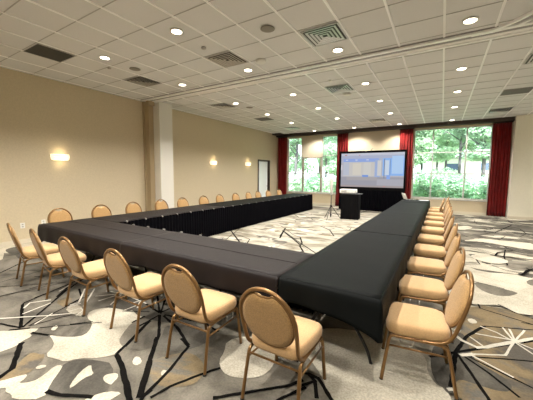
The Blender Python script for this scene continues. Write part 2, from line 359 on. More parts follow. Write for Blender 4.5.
L(cG, [(.03, [(350, 32), (170, 50)]), (.03, [(350, 32), (190, 82)]), (.03, [(350, 32), (270, 108)]), (.03, [(350, 32), (510, 100)]), (.03, [(350, 35), (420, 0)]), (.03, [(100, 0), (60, 92), (0, 115)]), (.03, [(165, 0), (90, 120)]), (.025, [(0, 108), (60, 95)]),
       (.03, [(450, 130), (470, 80), (420, 95)]), (.03, [(360, 145), (455, 108)]), (.025, [(0, 150), (70, 130), (90, 145), (40, 180)]), (.03, [(240, 15), (350, 32)])], 'c_white')
L(cW, [(.03, [(395, 350), (470, 305)])], 'c_white')
# front right
poly(cR([(170, 20), (270, 0), (533, -10), (620, 0), (620, 420), (300, 480), (150, 420), (100, 330), (110, 200), (130, 60)]), 'c_taupe', 1)
poly(cR([(0, 110), (90, 60), (170, 45), (210, 200), (330, 260), (430, 330), (400, 380), (230, 330), (120, 290), (110, 400), (20, 330), (-20, 230)]), 'c_dark', 2)
poly(cS([(220, 245), (400, 270), (560, 330), (560, 380), (250, 360), (140, 380), (110, 300)]), 'c_taupe', 1)
poly(cS([(100, 60), (160, 30), (260, 70), (430, 80), (500, 100), (600, 110), (640, 320), (533, 303), (430, 290), (350, 245), (250, 248), (120, 230), (60, 160)]), 'c_cream', 1)
poly(cS([(210, 118), (330, 150), (455, 180), (440, 192), (390, 202), (320, 195), (240, 160)]), 'c_grey', 1)
poly(cS([(495, 115), (560, 105), (560, 150), (505, 138)]), 'c_grey', 1)
poly(cS([(178, 322), (215, 320), (242, 345), (200, 348)]), 'c_cream', 1)
poly(cS([(135, 322), (160, 320), (165, 335), (140, 338)]), 'c_cream', 1)
poly(cR([(-40, 330), (20, 330), (60, 350), (78, 400), (60, 470), (-100, 470)]), 'c_cream', 1)
poly(cT([(140, 195), (250, 182), (390, 195), (560, 212), (560, 250), (400, 225), (270, 200)]), 'c_cream', 1)
poly(cT([(190, 272), (260, 268), (340, 280), (420, 310), (330, 322), (230, 298)]), 'c_cream', 1)
poly(cT([(100, 120), (180, 112), (220, 125), (150, 140)]), 'c_cream', 1)
L(cS, [(.03, [(240, 243), (250, 265), (560, 362)]), (.03, [(345, 243), (440, 290), (560, 330)]), (.04, [(470, 88), (500, 60), (560, 48)]), (.03, [(215, 120), (380, 160)])])
L(cT, [(.05, [(470, 380), (525, 348)]), (.05, [(330, 275), (345, 258), (430, 245)]), (.05, [(250, 160), (330, 150), (420, 110)]), (.03, [(200, 235), (300, 262)])])
L(cR, [(.045, [(-20, 180), (30, 175), (120, 155), (360, 120), (560, 90)]), (.05, [(120, 155), (180, 70), (270, 15)]), (.03, [(270, 15), (560, 38)]), (.055, [(120, 158), (95, 345)]), (.04, [(130, 165), (290, 400), (330, 460)]), (.035, [(140, 160), (300, 270), (460, 400)]),
       (.03, [(160, 165), (533, 350), (620, 395)]), (.03, [(200, 180), (350, 190), (560, 208)]), (.03, [(470, -5), (560, 14)])])
L(cR, [(.05, [(90, 40), (150, 90), (230, 128)]), (.06, [(225, 130), (280, 128), (430, 100), (560, 78)]), (.03, [(250, 15), (340, 50), (430, 98)]), (.03, [(370, 22), (430, 95)]), (.03, [(405, 30), (435, 90)]), (.03, [(487, 38), (435, 95)]), (.025, [(440, 105), (560, 185)]),
       (.025, [(450, 105), (560, 150)]), (.03, [(430, 100), (385, 172), (205, 165)]), (.028, [(200, 170), (430, 292)]), (.05, [(75, 355), (118, 352)]), (.025, [(195, 72), (265, 122)]), (.06, [(145, 172), (215, 165)]), (.03, [(225, 55), (430, 92)])], 'c_white')
struct(fm, 'floor', FM)

# ------------------------------------------------------------------ ceiling
cm = MB(); CMs = ['tile', 'tbar', 'joint']
cm.box(XL-.3, XR+.2, YF-.2, YB+.3, H+.012, H+.2)
GX, GY = .684, .665
i = -13
while True:
    x = -.09+GX*i; i += 1
    if x < XL+.05: continue
    if x > XR: break
    cm.mi = 1; cm.box(x-.016, x+.016, YF, 5.86, H, H+.014); cm.box(x-.016, x+.016, 6.24, YB-.3, H, H+.014)
ys = []; y = 3.07-GY*9
while y < YB-.35:
    if y > YF and not 5.9 < y < 6.2: ys.append(y)
    y += GY
for y in ys: cm.mi = 2; cm.box(XL, XR, y-.006, y+.006, H+.0055, H+.014)
struct(cm, 'ceiling', CMs)
# movable partition track
tm = MB(); tm.mi = 0
tm.box(XL+.2, XR, 5.86, 5.91, H-.03, H+.02); tm.box(XL+.2, XR, 6.19, 6.24, H-.03, H+.02)
tm.box(XL+.2, XR, 5.91, 6.0, H-.01, H+.02); tm.box(XL+.2, XR, 6.1, 6.19, H-.01, H+.02)
tm.mi = 1; tm.box(XL+.2, XR, 6.0, 6.1, H-.002, H+.01); tm.box(XL+.2, XR, 5.835, 5.86, H-.006, H+.01); tm.box(XL+.2, XR, 6.24, 6.255, H-.004, H+.01)
def sweep(mb, pts, w, z0, z1):
    P = [Vector(p) for p in pts]; vs = []
    for i, p in enumerate(P):
        t = (P[min(i+1, len(P)-1)]-P[max(i-1, 0)]).normalized(); n = Vector((-t.y, t.x))
        for q, z in ((p+n*w/2, z0), (p-n*w/2, z0), (p-n*w/2, z1), (p+n*w/2, z1)): vs.append((q.x, q.y, z))
    fs = [(3, 2, 1, 0)]
    for i in range(len(P)-1):
        for j in range(4): fs.append((i*4+j, i*4+(j+1) % 4, i*4+4+(j+1) % 4, i*4+4+j))
    k = (len(P)-1)*4; fs.append((k, k+1, k+2, k+3)); mb.add(vs, fs)
cp = [(p.x, p.y) for p in arc([(.1, 5.9, 0), (.6, 5.9, 0), (.85, 5.72, 0), (1.1, 5.4, 0), (1.5, 4.6, 0), (2.2, 3.2, 0)], 3)]
tm.mi = 0; sweep(tm, cp, .05, H-.028, H+.01); 
cp2 = [(x+.17, y+.05) for x, y in cp[2:]]
sweep(tm, cp2, .05, H-.027, H+.01); tm.mi = 1; sweep(tm, [(x+.085, y+.03) for x, y in cp[1:]], .10, H-.006, H+.01)
struct(tm, 'trim_1', ['track', 'trackdark'])

# ------------------------------------------------------------------ walls
def boxes(bs, name, mats, parent=None):
    m = MB()
    for b in bs: m.box(*b)
    return struct(m, name, mats, parent)
DY0, DY1, DZ = 12.98, 14.07, 2.40
boxes([(XL-.25, XL, YF-.2, DY0, 0, H+.01), (XL-.25, XL, DY0, DY1, DZ, H+.01), (XL-.25, XL, DY1, YB+.25, 0, H+.01)], 'wall_left', 'wall')
boxes([(XR, XR+.2, YF-.2, YB+.25, 0, H+.01)], 'wall_right', 'wall_cream')
boxes([(XL, XR, YF-.2, YF, 0, H+.01)], 'wall_back', 'wall')
WL = (-7.82, -4.80, .66, 3.80); WR = (-1.20, 1.72, .63, 3.80)
boxes([(XL, WL[0], YB, YB+.25, 0, H+.01), (WL[0], WL[1], YB, YB+.25, 0, WL[2]), (WL[0], WL[1], YB, YB+.25, WL[3], H+.01), (WL[1], WR[0], YB, YB+.25, 0, H+.01),
       (WR[0], WR[1], YB, YB+.25, 0, WR[2]), (WR[0], WR[1], YB, YB+.25, WR[3], H+.01), (WR[1], XR, YB, YB+.25, 0, H+.01)], 'wall_front', 'wall')
boxes([(2.33, XR, 14.62, YB, 0, H+.01)], 'wall_front_bay', 'wall_cream')
# pilaster and jamb on the left wall
pm = MB(); pm.box(XL, -7.89, 6.25, 6.77, 0, H+.005); struct(pm, 'trim_2', 'white_paint')
pm = MB(); pm.box(XL, -8.19, 6.08, 6.25, 0, H+.005); pm.mi = 0; pm.box(XL, -8.385, 6.03, 6.08, 0, H+.004); pm.box(-8.19, -8.05, 5.98, 6.20, 3.86, H+.004); struct(pm, 'trim_3', ['jamb', 'trackdark'])
# header pocket above windows and curtains
pm = MB(); pm.box(XL, 2.33, 14.86, YB, 3.86, H+.008); pm.box(XL, -7.9, 14.4, 14.86, 3.93, H+.008); struct(pm, 'trim_4', 'brown')
bm_ = lambda bs, n: boxes(bs, n, 'base')
bm_([(XL, XL+.018, YF, 6.0, 0, .11), (XL, XL+.018, 6.78, DY0-.09, 0, .11), (XL, XL+.018, DY1+.09, YB, 0, .11)], 'baseboard_left')
bm_([(XL+.018, 2.33, YB-.018, YB, 0, .11), (2.312, XR, 14.602, 14.62, 0, .11)], 'baseboard_front')
bm_([(XR-.018, XR, YF, 14.6, 0, .11)], 'baseboard_right')
# door in the left wall
d = empty('door_1', (0, 0, 0), kind='structure')
m = MB(); m.box(XL-.2, XL+.03, DY0-.07, DY0+.0, 0, DZ+.07); m.box(XL-.2, XL+.03, DY1, DY1+.07, 0, DZ+.07); m.box(XL-.2, XL+.03, DY0, DY1, DZ, DZ+.07); m.box(XL-.2, XL-.01, DY1-.05, DY1, 0, DZ)
m.build('door_frame', 'brown', d)
m = MB(); m.box(XL-.10, XL-.055, DY0+.01, DY1-.06, .01, DZ-.01)
for z0, z1 in ((.25, 1.05), (1.2, 2.25)): m.box(XL-.055, XL-.048, DY0+.16, DY1-.2, z0, z1)
leaf = m.build('door_leaf', 'door_leaf', d)
m = MB(); m.tube([(XL-.055, DY1-.16, 1.02), (XL+.01, DY1-.16, 1.02), (XL+.01, DY1-.28, 1.02)], .011); m.build('door_handle', 'silver', leaf)

# windows
def window(name, x0, x1, z0, z1, vm, hm, panel=None, sub=None):
    w = empty(name, ((x0+x1)/2, YB, z0), kind='structure'); ox, oz = (x0+x1)/2, z0
    y0, y1 = .06, .14
    def T(a, b, c, e, f, g): return (a-ox, b-ox, c, e, f-oz, g-oz)
    m = MB(); b = .05
    m.box(*T(x0, x0+b, y0, y1, z0, z1)); m.box(*T(x1-b, x1, y0, y1, z0, z1)); m.box(*T(x0+b, x1-b, y0, y1, z0, z0+b)); m.box(*T(x0+b, x1-b, y0, y1, z1-b, z1))
    m.build('window_frame', 'frame_w', w)
    for x in vm: m = MB(); m.box(*T(x-.03, x+.03, y0+.01, y1-.01, z0+b, z1-b)); m.build('mullion', 'frame_w', w)
    xs = [x0+b]+list(vm)+[x1-b]
    for z in hm:
        m = MB()
        for a, c in zip(xs, xs[1:]):
            if panel and a-.1 < (panel[0]+panel[1])/2 < c+.1 and panel[2] < z < panel[3]: continue
            m.box(*T(a+.03 if a != xs[0] else a, c-.03 if c != xs[-1] else c, y0+.015, y1-.015, z-.022, z+.022))
        m.build('transom', 'frame_w', w)
    m = MB(); m.box(*T(x0+b, x1-b, .098, .102, z0+b, z1-b)); m.build('pane', 'glass', w)
    m = MB(); m.box(*T(x0-.02, x1+.02, -.03, .058, z0-.04, z0-.001)); m.build('window_sill', 'frame_w', w)
    if panel: m = MB(); m.box(*T(panel[0], panel[1], .03, .17, panel[2], panel[3])); m.build('panel', 'panel', w)
    if sub:
        m = MB(); a, c, e, g = sub
        m.box(*T(a, a+.07, y0-.02, y1, e, g)); m.box(*T(c-.07, c, y0-.02, y1, e, g)); m.box(*T(a, c, y0-.02, y1, g-.07, g)); m.build('inner_frame', 'frame_b', w)
    return w
window('window_1', WL[0], WL[1], WL[2], WL[3], [-6.90, -5.70], [2.74, 1.75], panel=(-6.95, -5.68, 2.66, 3.79), sub=(-6.87, -5.73, .72, 2.66))
window('window_2', WR[0], WR[1], WR[2], WR[3], [-.42, .84], [2.72, 1.76])

# curtains
def curtain(x0, x1, y, z0, z1, label, nf):
    root = empty('curtain', ((x0+x1)/2, y, z0), label=label, cat='curtain', group='red velvet window curtains')
    m = MB(); n = nf*10; rows = 14; vs = []; w = x1-x0; rn = random.Random(int(x0*10))
    ph = [rn.uniform(-.35, .35) for _ in range(nf+2)]
    for side in (0, 1):
        for r in range(rows+1):
            t = r/rows
            for i in range(n+1):
                s = i/n; k = s*nf; p = ph[int(k)]*(1-(k % 1))+ph[int(k)+1]*(k % 1)
                am = .045*(.5+.5*min(1, (1-t)*2+.3))
                vs.append((-w/2+s*w+.012*sin(7*s+3*t), am*sin(2*pi*k+p*3+.5*t)+side*.012+.01*sin(5*t+s*9), (z1-z0)*t))
    N1 = (rows+1)*(n+1); fs = []
    for r in range(rows):
        for i in range(n):
            a = r*(n+1)+i; fs.append((a, a+1, a+n+2, a+n+1)); fs.append((N1+a, N1+a+n+1, N1+a+n+2, N1+a+1))
    for i in range(n): fs.append((i+1, i, N1+i, N1+i+1)); a = rows*(n+1)+i; fs.append((a, a+1, N1+a+1, N1+a))
    m.add(vs, fs, True); m.build('drapery', 'velvet', root)
    m = MB(); m.tube([(-w/2-.03, .0, z1-z0+.012), (w/2+.03, .0, z1-z0+.012)], .014); m.build('curtain_rail', 'blackmetal', root)
curtain(-8.40, -7.80, 15.03, .02, 3.82, 'dark red floor length curtain in the far left corner beside the left window', 5)
curtain(-4.83, -4.24, 15.03, .02, 3.82, 'dark red curtain between the left window and the projection screen', 5)
curtain(-1.80, -1.22, 15.03, .02, 3.82, 'dark red curtain just right of the projection screen, left edge of big window', 5)
curtain(1.68, 2.29, 15.03, .02, 3.82, 'dark red floor length curtain at the right edge of the big right window', 6)

# ------------------------------------------------------------------ banquet chair
def make_chair():
    root = empty('banquet_chair')
    # seat cushion
    def outline(s, inset, n=48):
        pts = []
        for i in range(n):
            a = 2*pi*i/n; c_, s_ = cos(a), sin(a)
            e = .33; x = abs(c_)**e*(1 if c_ >= 0 else -1); y = abs(s_)**e*(1 if s_ >= 0 else -1)
            hw = .20+.022*(y+1)/2+.008*(1-y*y); pts.append((x*(hw-inset), .03+y*(.225-inset)))
        return pts
    prof = [(.03, .408), (.006, .412), (-.002, .43), (-.004, .46), (-.001, .483), (.007, .498), (.022, .507), (.06, .512), (.12, .515), (.18, .516)]
    rg = [[(x, y, z-.010*max(0, (y-.17)/.1)**1.5 if z > .48 else z) for x, y in outline(1, ins)] for ins, z in prof]
    MB().rings(rg).build('seat', 'fabric', root)
    m = MB(); m.box(-.185, .185, -.16, .22, .398, .409); m.build('seat_pan', 'rubber', root)
    # back pad, in a tilted plane
    T0 = Vector((0, -.185, .455)); tl = Vector((0, -.125, .455)).normalized(); nm = Vector((0, tl.z, -tl.y))
    def BP(u, v, w): return T0+Vector((1, 0, 0))*u+tl*v+nm*(w+.018*cos(u/.2*1.2)-.018)
    vc, ra, rb = .243, .197, .217
    def pad(n, sc):
        pts = []
        for i in range(n):
            a = 2*pi*i/n; u = ra*cos(a); v = rb*sin(a)
            if v > 0: v -= .036*exp(-(u/.055)**4)
            pts.append((u*sc, vc+v*sc-(1-sc)*.01))
        return pts
    lay_ = [(.62, -.026), (.80, -.024), (.93, -.019), (.985, -.010), (1, 0), (.985, .010), (.93, .020), (.8, .027), (.62, .030), (.35, .031)]
    MB().rings([[BP(u, v, w) for u, v in pad(64, sc)] for sc, w in lay_]).build('backrest', 'fabric_back', root)
    m = MB(); m.tube([BP(u*1.005, v, -.004) for u, v in pad(64, 1.0)], .008, 8, closed=True); m.build('backrest_trim', 'gold', root)
    # hoop
    hp = []
    for i in range(25):
        a = pi*i/24; hp.append(BP(.213*cos(a), vc+.010+.229*sin(a), -.002))
    def low(s): return [Vector((s*.203, .00, .395)), Vector((s*.204, -.11, .40)), Vector((s*.204, -.165, .425)), BP(s*.204, .03, -.002), BP(s*.209, .12, -.002), BP(s*.213, .19, -.002)]
    path = arc(low(1), 2)+hp+arc(low(-1), 2)[::-1]
    MB().tube(path, .0140, 10).build('back_frame', 'gold', root)
    for s in (1, -1):
        fr = arc([(s*.222, .275, .012), (s*.212, .235, .34), (s*.208, .222, .395), (s*.203, .17, .395), (s*.203, .0, .395)], 3)
        l = MB().tube(fr, .0135, 10).build('leg', 'gold', root)
        MB().lathe([(.013, 0), (.015, .002), (.0145, .022), (.012, .026)], 12, (s*.222, .275, 0)).build('foot_glide', 'rubber', l)
        rr = arc([(s*.203, .0, .395), (s*.203, -.10, .395), (s*.205, -.165, .385), (s*.208, -.185, .33), (s*.222, -.245, .012)], 3)
        l = MB().tube(rr, .0135, 10).build('leg', 'gold', root)
        MB().lathe([(.013, 0), (.015, .002), (.0145, .022), (.012, .026)], 12, (s*.222, -.245, 0)).build('foot_glide', 'rubber', l)
        MB().tube([(s*.213, .240, .315), (s*.211, -.195, .315)], .008, 8).build('side_stretcher', 'gold', root)
        b = MB().tube([(s*.219, .06, .39), (s*.221, .06, .345), (s*.221, .14, .335), (s*.219, .15, .39)], .0035, 6); b.build('linking_bracket', 'silver', root)
    MB().tube([(-.21, .225, .355), (.21, .225, .355)], .008, 8).build('front_rail', 'gold', root)
    MB().tube([(-.207, -.183, .352), (.207, -.183, .352)], .008, 8).build('rear_rail', 'gold', root)
    return root
chair0 = make_chair(); used = [False]
def chair(x, y, rz, label, group):
    o = copy_tree(chair0) if used[0] else chair0
    used[0] = True
    o.location = (x, y, .002); o.rotation_euler.z = rz; o.scale = (1.02, 1.02, 1.02); o['label'] = label; o['category'] = 'chair'; o['group'] = group
    return o
G1 = 'chairs along the near side of the front tables'
fl_ = [(-1.015, .00, 'tan oval-back banquet chair nearest the camera, in front of the table corner'),
       (-1.87, .03, 'tan oval-back banquet chair second from the right in the near row'),
       (-2.775, -.02, 'tan oval-back banquet chair third from the right in the near row'),
       (-3.77, -.03, 'tan oval-back banquet chair fourth from the right in the near row'),
       (-4.62, -.17, 'tan oval-back banquet chair second from the left in the near row'),
       (-5.43, -.20, 'tan oval-back banquet chair at the left end of the near row')]
for x, r, l in fl_: chair(x+(.05 if x > -1.5 else .03), 1.87 if x > -1.5 else 1.90, r, l, G1)
nth = ['first', 'second', 'third', 'fourth', 'fifth', 'sixth', 'seventh', 'eighth', 'ninth', 'tenth', 'eleventh', 'twelfth']
for k, y in enumerate([2.84, 3.70, 4.54, 5.44, 6.24, 7.16, 8.0, 8.94, 9.82, 10.54, 11.38, 12.46]):
    chair(-6.58+random.uniform(-.015, .015), y, -pi/2+random.uniform(-.05, .05), 'tan banquet chair along the left wall, %s from the near left table corner' % nth[k], 'chairs between the left tables and the wall')
RY = [2.66, 3.52, 4.41, 5.34, 6.30, 7.35, 8.35, 9.35, 10.35]
for k, y in enumerate(RY):
    chair(-.085+random.uniform(-.01, .01), y, pi/2+(.13, .10, .06, .03, .0, -.03, .02, .04, .0)[k], 'tan banquet chair seen from the side along the right table, %s from the camera' % nth[k], 'chairs along the right side of the right tables')
chair(-.20, 11.35, pi/2+.02, 'tan banquet chair pushed in under the far part of the right table near the laptop', 'chairs along the right side of the right tables')
chair(-.06, 12.15, pi/2-.03, 'tan banquet chair farthest away at the far end of the right table', 'chairs along the right side of the right tables')

# ------------------------------------------------------------------ tables, cloths, skirts
TZ = .75
X_L0, X_L1, X_R0, X_R1, Y_F0, Y_F1, Y_FAR = -6.25, -5.29, -1.235, -.353, 2.25, 3.13, 12.45
def table(cx, cy, ln, wd, alongY, label, group):
    root = empty('folding_table', (cx, cy, 0), 0 if not alongY else pi/2, label=label, cat='table', group=group)
    hl, hw = ln/2-.004, wd/2-.012
    MB().bbox(-hl, hl, -hw, hw, .72, .747, .008).build('tabletop', 'tabletop', root)
    m = MB(); m.box(-hl+.05, hl-.05, -hw+.02, -hw+.04, .68, .72); m.box(-hl+.05, hl-.05, hw-.04, hw-.02, .68, .72); m.build('apron_rail', 'blackmetal', root)
    for s in (1, -1):
        x = s*(hl-.30)
        for t in (1, -1):
            p = arc([(x, t*.03, .70), (x, t*.05, .52), (x, t*.30, .16), (x, t*.34, .012)], 3)
            l = MB().tube(p, .014, 10).build('leg', 'blackmetal', root)
            MB().lathe([(.015, 0), (.018, .002), (.017, .02), (.014, .024)], 10, (x, t*.34, 0)).build('foot_glide', 'rubber', l)
        m = MB(); m.tube([(x, -.32, .70), (x, .32, .70)], .012, 8); m.tube([(x, -.115, .40), (x, .115, .40)], .01, 8); m.tube([(x, 0, .66), (x-s*.38, 0, .71)], .008, 8); m.build('leg_brace', 'blackmetal', root)
G = 'folding tables of the front row'
for k, (a, b) in enumerate([(X_L0, -4.58), (-4.58, -2.91), (-2.91, X_R0)]):
    table((a+b)/2, (Y_F0+Y_F1)/2, b-a, Y_F1-Y_F0, False, 'black-clothed folding table in the near row, %s' % ['at the left corner', 'in the middle of the row', 'next to the right table corner'][k], G)
n = 4
for k in range(n):
    y0 = Y_F0+(Y_FAR-Y_F0)*k/n; y1 = Y_F0+(Y_FAR-Y_F0)*(k+1)/n
    table((X_R0+X_R1)/2, (y0+y1)/2, y1-y0, X_R1-X_R0, True, 'black-clothed folding table in the right row, %s' % ['at the near corner beside the closest chairs', 'second from the camera', 'third from the camera', 'at the far end under the laptop'][k], 'folding tables of the right row')
for k in range(n):
    y0 = Y_F1+(12.85-Y_F1)*k/n; y1 = Y_F1+(12.85-Y_F1)*(k+1)/n
    table((X_L0+X_L1)/2, (y0+y1)/2, y1-y0, X_L1-X_L0, True, 'black-clothed folding table in the left row, %s' % ['nearest the camera', 'second from the camera', 'third from the camera', 'at the far end'][k], 'folding tables of the left row')

def cloth(x0, x1, y0, y1, path, drop, mt, label, group, z=.752, seed=1, extra=.10, crease=None):
    """top sheet plus a hanging border along path (list of corner points, outside to the right)"""
    m = MB(); rn = random.Random(seed)
    nx = max(2, int((x1-x0)/.08)); ny = max(2, int((y1-y0)/.08)); vs = []
    def wz(x, y): return z+.0006*(sin(x*9+seed)+sin(y*11+x*3))+(.0015*exp(-((x-crease[0])/.02)**2) if crease and crease[1] == 'x' else 0)+(.0022*exp(-((y-crease[0])/.012)**2) if crease and crease[1] == 'y' else 0)
    for j in range(ny+1):
        for i in range(nx+1):
            x = x0+(x1-x0)*i/nx; y = y0+(y1-y0)*j/ny; vs.append((x, y, wz(x, y)))
    m.add(vs, [(j*(nx+1)+i, j*(nx+1)+i+1, (j+1)*(nx+1)+i+1, (j+1)*(nx+1)+i) for j in range(ny) for i in range(nx)], True)
    if path:
        pts = []; P = [Vector(p) for p in path]; s = 0
        for k in range(len(P)-1):
            a, b = P[k], P[k+1]; t = (b-a).normalized(); nn = Vector((t.y, -t.x)); ln = (b-a).length; q = max(2, int(ln/.03))
            for i in range(q+1): pts.append((a.lerp(b, i/q), nn, s+ln*i/q, min(ln*i/q if k else 9, ln*(1-i/q) if k < len(P)-2 else 9)))
            s += ln
            if k < len(P)-2:
                c = P[k+2]; t2 = (c-b).normalized(); n2 = Vector((t2.y, -t2.x))
                for i in range(1, 8):
                    u = i/8; pts.append((b, (nn*(1-u)+n2*u).normalized(), s, 0))
        R_ = 9; vs = []
        ph = rn.uniform(0, 6)
        for r in range(R_+1):
            t = r/R_
            for p, nn, ss, dc in pts:
                ex = extra*exp(-(dc/.13)) if dc < 1 else 0
                am = .012*t*(sin(ss*7+ph)+.6*sin(ss*17+2*ph))
                out = .004+.018*min(1, t*4)**.5+am+ex*.16*t
                dz = (drop+ex+.012*sin(ss*5+ph))*t
                q = p+nn*out; vs.append((q.x, q.y, z-.0 - (dz if t > 0 else 0)+(.0)))
        k = len(pts); m.add(vs, [(r*k+i, (r+1)*k+i, (r+1)*k+i+1, r*k+i+1) for r in range(R_) for i in range(k-1)], True)
    if crease: m.box(x0+.03, x1-.03, crease[0]-.005, crease[0]+.005, z+.001, z+.006)
    o = m.build('tablecloth', mt)
    md = o.modifiers.new('solid', 'SOLIDIFY'); md.thickness = .0025; md.offset = 1
    return tag(o, label, 'tablecloth', group)
e = .004
GC = 'black tablecloths on the hollow square of tables'
cloth(X_L0-e, -3.66, Y_F0-e, Y_F1+e, [(X_L0, Y_F1), (X_L0, Y_F0), (-3.66, Y_F0)], .27, 'cloth_sheen', 'black tablecloth, brown light sheen coloured in, draped over the near left corner', GC, seed=2, crease=(2.72, 'y'))
cloth(-3.70, X_R0+e, Y_F0-e, Y_F1+e, [(-3.70, Y_F0), (X_R0, Y_F0)], .27, 'cloth_sheen', 'black tablecloth, brown light sheen coloured in, on the near row, ending beside the right table', GC, z=.756, seed=3, crease=(2.70, 'y'))
cl = [(Y_F0, 4.87, 'black tablecloth on the near right corner table hanging low at its corner'), (4.83, 7.97, 'black tablecloth on the second stretch of the right tables'), (7.93, 11.05, 'greyish black tablecloth on the third stretch of the right tables'), (11.0, Y_FAR, 'greyish black tablecloth at the far end of the right tables under the laptop')]
for k, (a, b, lb) in enumerate(cl):
    pth = [(X_R1, a), (X_R1, b)]
    if k == 0: pth = [(X_R0+.01, a), (X_R1, a), (X_R1, b)]
    if k == 3: pth = [(X_R1, a), (X_R1, b), (X_R0, b)]
    cloth(X_R0-e, X_R1+e, a-(e if k == 0 else 0), b, pth, .222, 'cloth_k', lb, GC, z=.752+(.004 if k % 2 else 0)+(.002 if k == 0 else 0), seed=5+k)
cl = [(Y_F1, 6.4, 'black tablecloth, brown light sheen coloured in, on the near part of the left tables'), (6.35, 9.6, 'black tablecloth on the middle of the left tables'), (9.55, 12.85, 'black tablecloth on the far end of the left tables')]
for k, (a, b, lb) in enumerate(cl):
    pth = [(X_L0, b), (X_L0, a)]
    if k == 2: pth = [(X_L1, b), (X_L0, b), (X_L0, a)]
    cloth(X_L0-e, X_L1+e, a, b, pth, .27, 'cloth_sheen' if k == 0 else 'cloth_k', lb, GC, z=.752+(.004 if k == 1 else 0), seed=11+k)

def skirt(path, label, rnd_end=None):
    root = empty('table_skirt', (path[0][0], path[0][1], 0), label=label, cat='table skirt', group='pleated black table skirts')
    P = [Vector(p)-Vector(path[0]) for p in path]; pts = []; s = 0
    for k in range(len(P)-1):
        a, b = P[k], P[k+1]; t = (b-a).normalized(); nn = Vector((t.y, -t.x)); ln = (b-a).length; q = int(ln/.014)
        for i in range(q+1): pts.append((a.lerp(b, i/q), nn, s+ln*i/q))
        s += ln
        if k < len(P)-2:
            t2 = (P[k+2]-b).normalized(); n2 = Vector((t2.y, -t2.x))
            for i in range(1, 6): pts.append((b, (nn*(1-i/6)+n2*i/6).normalized(), s))
    R_ = 6; vs = []; rn = random.Random(3)
    for r in range(R_+1):
        t = r/R_
        for i, (p, nn, ss) in enumerate(pts):
            o = .012+(.010+.010*t)*(1+sin(ss*2*pi/.085+.8*sin(ss*3)))+.006*t*sin(ss*11)
            q = p+nn*o; vs.append((q.x, q.y, .745-t*.735))
    k = len(pts); m = MB(); m.add(vs, [(r*k+i, (r+1)*k+i, (r+1)*k+i+1, r*k+i+1) for r in range(R_) for i in range(k-1)], True)
    m.build('skirt_fabric', 'skirt', root)
    # clips that hold the skirt to the table edge
    L_ = (P[1]-P[0]).length; t = (P[1]-P[0]).normalized(); nn = Vector((t.y, -t.x))
    for i in range(int(L_/.42)):
        c = P[0]+t*(.2+i*.42)+nn*.02
        R = Matrix.Translation((c.x, c.y, 0)) @ Matrix.Rotation(math.atan2(t.y, t.x), 4, 'Z')
        mm = MB(); mm.bbox(-.012, .012, -.02, .008, .7585, .764, .002, R); mm.box(-.011, .011, -.033, -.028, .735, .762, R); mm.build('skirt_clip', 'plastic_g', root)
skirt([(X_R0, Y_F1), (X_L1, Y_F1)], 'pleated black skirt along the inner edge of the near row of tables')
skirt([(X_L1, Y_F1), (X_L1, 12.85), (X_L0, 12.85)][::1], 'long pleated black skirt facing the open centre from the left tables')
skirt([(X_R1, Y_FAR), (X_R0, Y_FAR), (X_R0, Y_F1)], 'pleated black skirt along the inner side of the right tables')

# ------------------------------------------------------------------ AV equipment
t = empty('laptop', (-.98, 12.1, .7605), .45, label='open silver laptop standing on the far end of the right table', cat='laptop')
MB().bbox(-.16, .16, -.19, .19, 0, .018, .005).build('laptop_base', 'silver', t)
R = Matrix.Translation((-.165, 0, .016)) @ Matrix.Rotation(radians(-22), 4, 'Y')
l = MB().bbox(-.008, .004, -.19, .19, 0, .25, .003, R).build('laptop_lid', 'plastic_w', t)
MB().box(.0045, .0055, -.175, .175, .02, .235, R).build('laptop_display', mat('laptop_display', (.02, .02, .03), .2), l)
MB().box(-.10, .12, -.16, .16, .0182, .0195).build('keyboard', 'rubber', t)
p = MB(); p.box(-.15, .15, -.11, .11, 0, .012); tag(p.build('paper_stack', 'paper', None, (-.52, 12.05, .7605), .3), 'white stack of papers beside the laptop on the far right table', 'paper')

a = math.atan2(.10, .62)
c = empty('media_cart', (-2.93, 11.02, 0), .10, label='black draped media cart standing in the open centre below the screen', cat='cart')
m = MB(); rg = []
for z, w in ((.012, 1.03), (.2, 1.015), (.5, 1.0), (.8, 1), (.94, 1), (.955, .985)):
    ring = []; n_ = 96
    for i in range(n_):
        q = i/n_*4; sd = int(q); u = q-sd
        cx, cy = [(-1+2*u, -1), (1, -1+2*u), (1-2*u, 1), (-1, 1-2*u)][sd]
        wv = .012*sin(i*2*pi/6)*(1-z)
        ring.append(((.32+wv)*cx*w, (.28+wv)*cy*w, z))
    rg.append(ring)
MB().rings(rg, smooth=False).build('cart_drape', 'black', c)
MB().bbox(-.33, .40, -.29, .29, .956, .975, .006).build('cart_top', 'blackmetal', c)
p = empty('projector', (-3.02, 10.98, .9755), .10, label='wide white projector sitting on top of the black media cart', cat='projector')
MB().bbox(-.30, .30, -.2, .2, .02, .165, .018).build('projector_body', 'plastic_w', p)
for x in (-.25, .25):
    for y in (-.15, .15): MB().lathe([(.018, 0), (.02, .01), (.016, .021)], 10, (x, y, 0)).build('projector_foot', 'rubber', p)
MB().lathe([(.06, 0), (.062, .03), (.05, .045), (.045, .03)], 20, M4=Matrix.Translation((.15, .2, .09)) @ Matrix.Rotation(-pi/2, 4, 'X')).build('projector_lens', 'black', p)
m = MB()
for i in range(6): m.box(-.24, -.04, -.2035, -.1995, .05+i*.016, .058+i*.016)
m.build('vent_slats', 'plastic_g', p)

